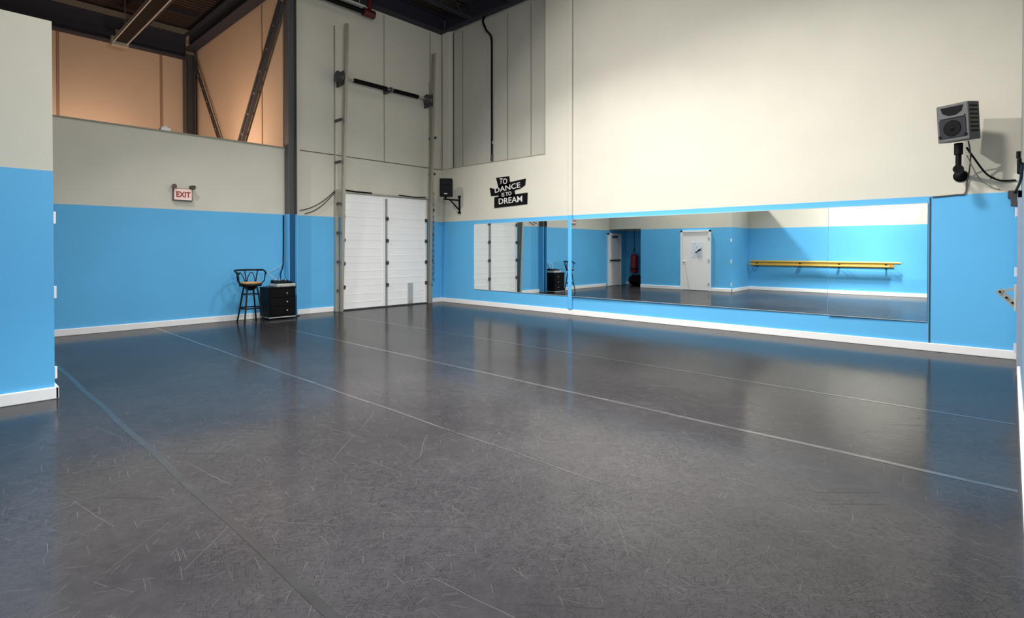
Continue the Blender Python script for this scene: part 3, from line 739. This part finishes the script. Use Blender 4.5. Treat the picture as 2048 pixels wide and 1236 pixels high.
# wooden barres on the wall behind the camera
t = thing('ballet_barre', 'long yellow wooden wall barre on black brackets, seen in the mirror', 'ballet barre', (7.3, YE, .9))
for z, x1 in ((1.06, 9.9), (.94, 9.6)):
    MB().cyl((5.08, YE + .22, z), (x1, YE + .22, z), .04, n=16).build('rail', M_BARRE, t)
MB().box(5.08, 9.7, YE, YE + .03, .92, 1.09).build('wall_board', M_BARRE, t)
for x in (5.3, 6.75, 8.2, 9.5):
    MB().bar((x, YE + .03, 1.03), (x, YE + .24, 1.02), .04, .02).bar((x, YE + .03, .86), (x, YE + .24, .9), .04, .02).bar((x, YE + .2, .88), (x, YE + .2, 1.03), .04, .02).build('bracket', M_BLACK, t)
# red bag hanging in the alcove, black duffel below it
t = thing('punching_bag', 'red hanging bag in the dark alcove, seen in the mirror', 'hanging bag', (.55, -10.3, .55))
MB().lathe((.55, -10.3, .50), [(.02, 0), (.13, .02), (.15, .08), (.15, .70), (.13, .77), (.04, .80)], 24).build('body', M_RED, t)
MB().lathe((.55, -10.3, .66), [(.152, 0), (.155, .01), (.155, .05), (.152, .06)], 24).build('black_band', M_BLACK, t)
for k in range(4):
    a = R(45 + 90*k); MB().cyl((.55 + .12*math.cos(a), -10.3 + .12*math.sin(a), 1.28), (.55, -10.3, 1.55), .008, n=6).build('strap', M_BLACK, t)
MB().cyl((.55, -10.3, 1.54), (.55, -10.3, 3.6), .012, n=8).build('rope', M_BLACK, t)
MB().box(.5, .6, -10.6, -10.25, 3.58, 3.64).build('hanger_plate', M_BLACK, t)
t = thing('duffel_bag', 'black duffel bag on the alcove floor below the red hanging bag', 'bag', (.72, -10.25, 0))
a = MB()
pr = [(.02, 0), (.17, .03), (.21, .14), (.215, .5), (.20, .66), (.12, .72), (.02, .73)]
a.lathe((.38, -10.25, .215), pr, 20, 'x'); a.build('body', M_BLACK, t)
MB().tube([(.55, -10.06, .30), (.57, -10.08, .44), (.72, -10.1, .50), (.87, -10.08, .44), (.89, -10.06, .30)], .014, 8).build('handle', M_BMETAL, t)

# ------------------------------------------------------------------ lights
def spot(name, loc, energy, size=140, blend=.6, col=(1, 1, 1), rad=.25, target=None):
    l = bpy.data.lights.new(name, 'SPOT'); l.energy = energy; l.spot_size = R(size); l.spot_blend = blend
    l.color = col; l.shadow_soft_size = rad
    o = bpy.data.objects.new(name, l); COL.objects.link(o); o.location = loc
    d = (V(target) - V(loc)) if target else V((0, 0, -1))
    o.rotation_euler = d.to_track_quat('-Z', 'Y').to_euler(); return o
def area(name, loc, energy, sx, sy, col=(1, 1, 1), target=None, spread=180):
    l = bpy.data.lights.new(name, 'AREA'); l.energy = energy; l.shape = 'RECTANGLE'; l.size = sx; l.size_y = sy
    l.color = col; l.spread = R(spread)
    o = bpy.data.objects.new(name, l); COL.objects.link(o); o.location = loc
    d = (V(target) - V(loc)) if target else V((0, 0, -1))
    o.rotation_euler = d.to_track_quat('-Z', 'Y').to_euler(); return o
WARMW = (1, .97, .92)
# flood lamp under the roof beside the partition, thrown across the dance floor
area('flood_lamp', (2.2, -8.64, 7.3), 760, .3, .3, (1, .96, .92), (8.4, -6.4, .8), 140)
# high bay lamps of the studio, with added fill lights among them
area('studio_and_fill_lamp', (9.3, -4.9, 7.0), 330, .8, .8, WARMW, (9.0, -3.4, 0), 130)
area('studio_and_fill_lamp', (5.6, -3.6, 7.0), 190, .8, .8, (1, .98, .95), None, 130)
area('studio_and_fill_lamp', (9.2, -6.9, 7.3), 430, .7, .7, (1, .98, .98), None, 75)  # added fill, pools light on the floor near the camera
area('ceiling_fill', (5.5, -5.5, 7.7), 80, 5, 5, (.96, .98, 1))  # added soft fill under the closed roof, no opening there
area('studio_and_fill_lamp', (9.6, -8.2, 7.0), 170, .8, .8, (1, .98, .96), (9.0, -11.0, 1.0), 70)  # added fill aimed at the barre wall to brighten its reflection
# added fill spot beside the camera, brightening the left walls
spot('camera_side_fill', (11.2, -8.4, 3.4), 760, 112, 1, (1, .985, .97), .35, (0, -3.0, 2.0))
# warm lamp low in the deep bay
area('warm_bay_lamp', (-2.0, -6.6, 3.5), 95, .4, .4, (1, .72, .54), (-2.2, -4.5, 5.2))
area('warm_bay_lamp', (-4.6, -7.4, 3.5), 62, .4, .4, (1, .76, .60), (-6.2, -7.0, 4.6))

w = bpy.data.worlds.new('world'); S.world = w; w.use_nodes = True
w.node_tree.nodes['Background'].inputs[0].default_value = (.9, .95, 1, 1)
w.node_tree.nodes['Background'].inputs[1].default_value = .3

# ------------------------------------------------------------------ camera
cd = bpy.data.cameras.new('camera'); cam = bpy.data.objects.new('camera', cd); COL.objects.link(cam)
cam.location = (12.0395, -10.0459, 1.5)
cam.rotation_euler = (R(90 - .5968), 0, R(132.7558 - 90))
cd.sensor_width = 36; cd.lens = 1079.67 * 36 / 2048
cd.shift_y = -(618 - 510.085) / 2048
cd.clip_start = .02; cd.clip_end = 100
S.camera = cam

S.view_settings.view_transform = 'Standard'
S.view_settings.look = 'None'
S.view_settings.exposure = 0
S.cycles.use_denoising = True
S.cycles.max_bounces = 12; S.cycles.diffuse_bounces = 6; S.cycles.glossy_bounces = 6
S.cycles.sample_clamp_indirect = 8
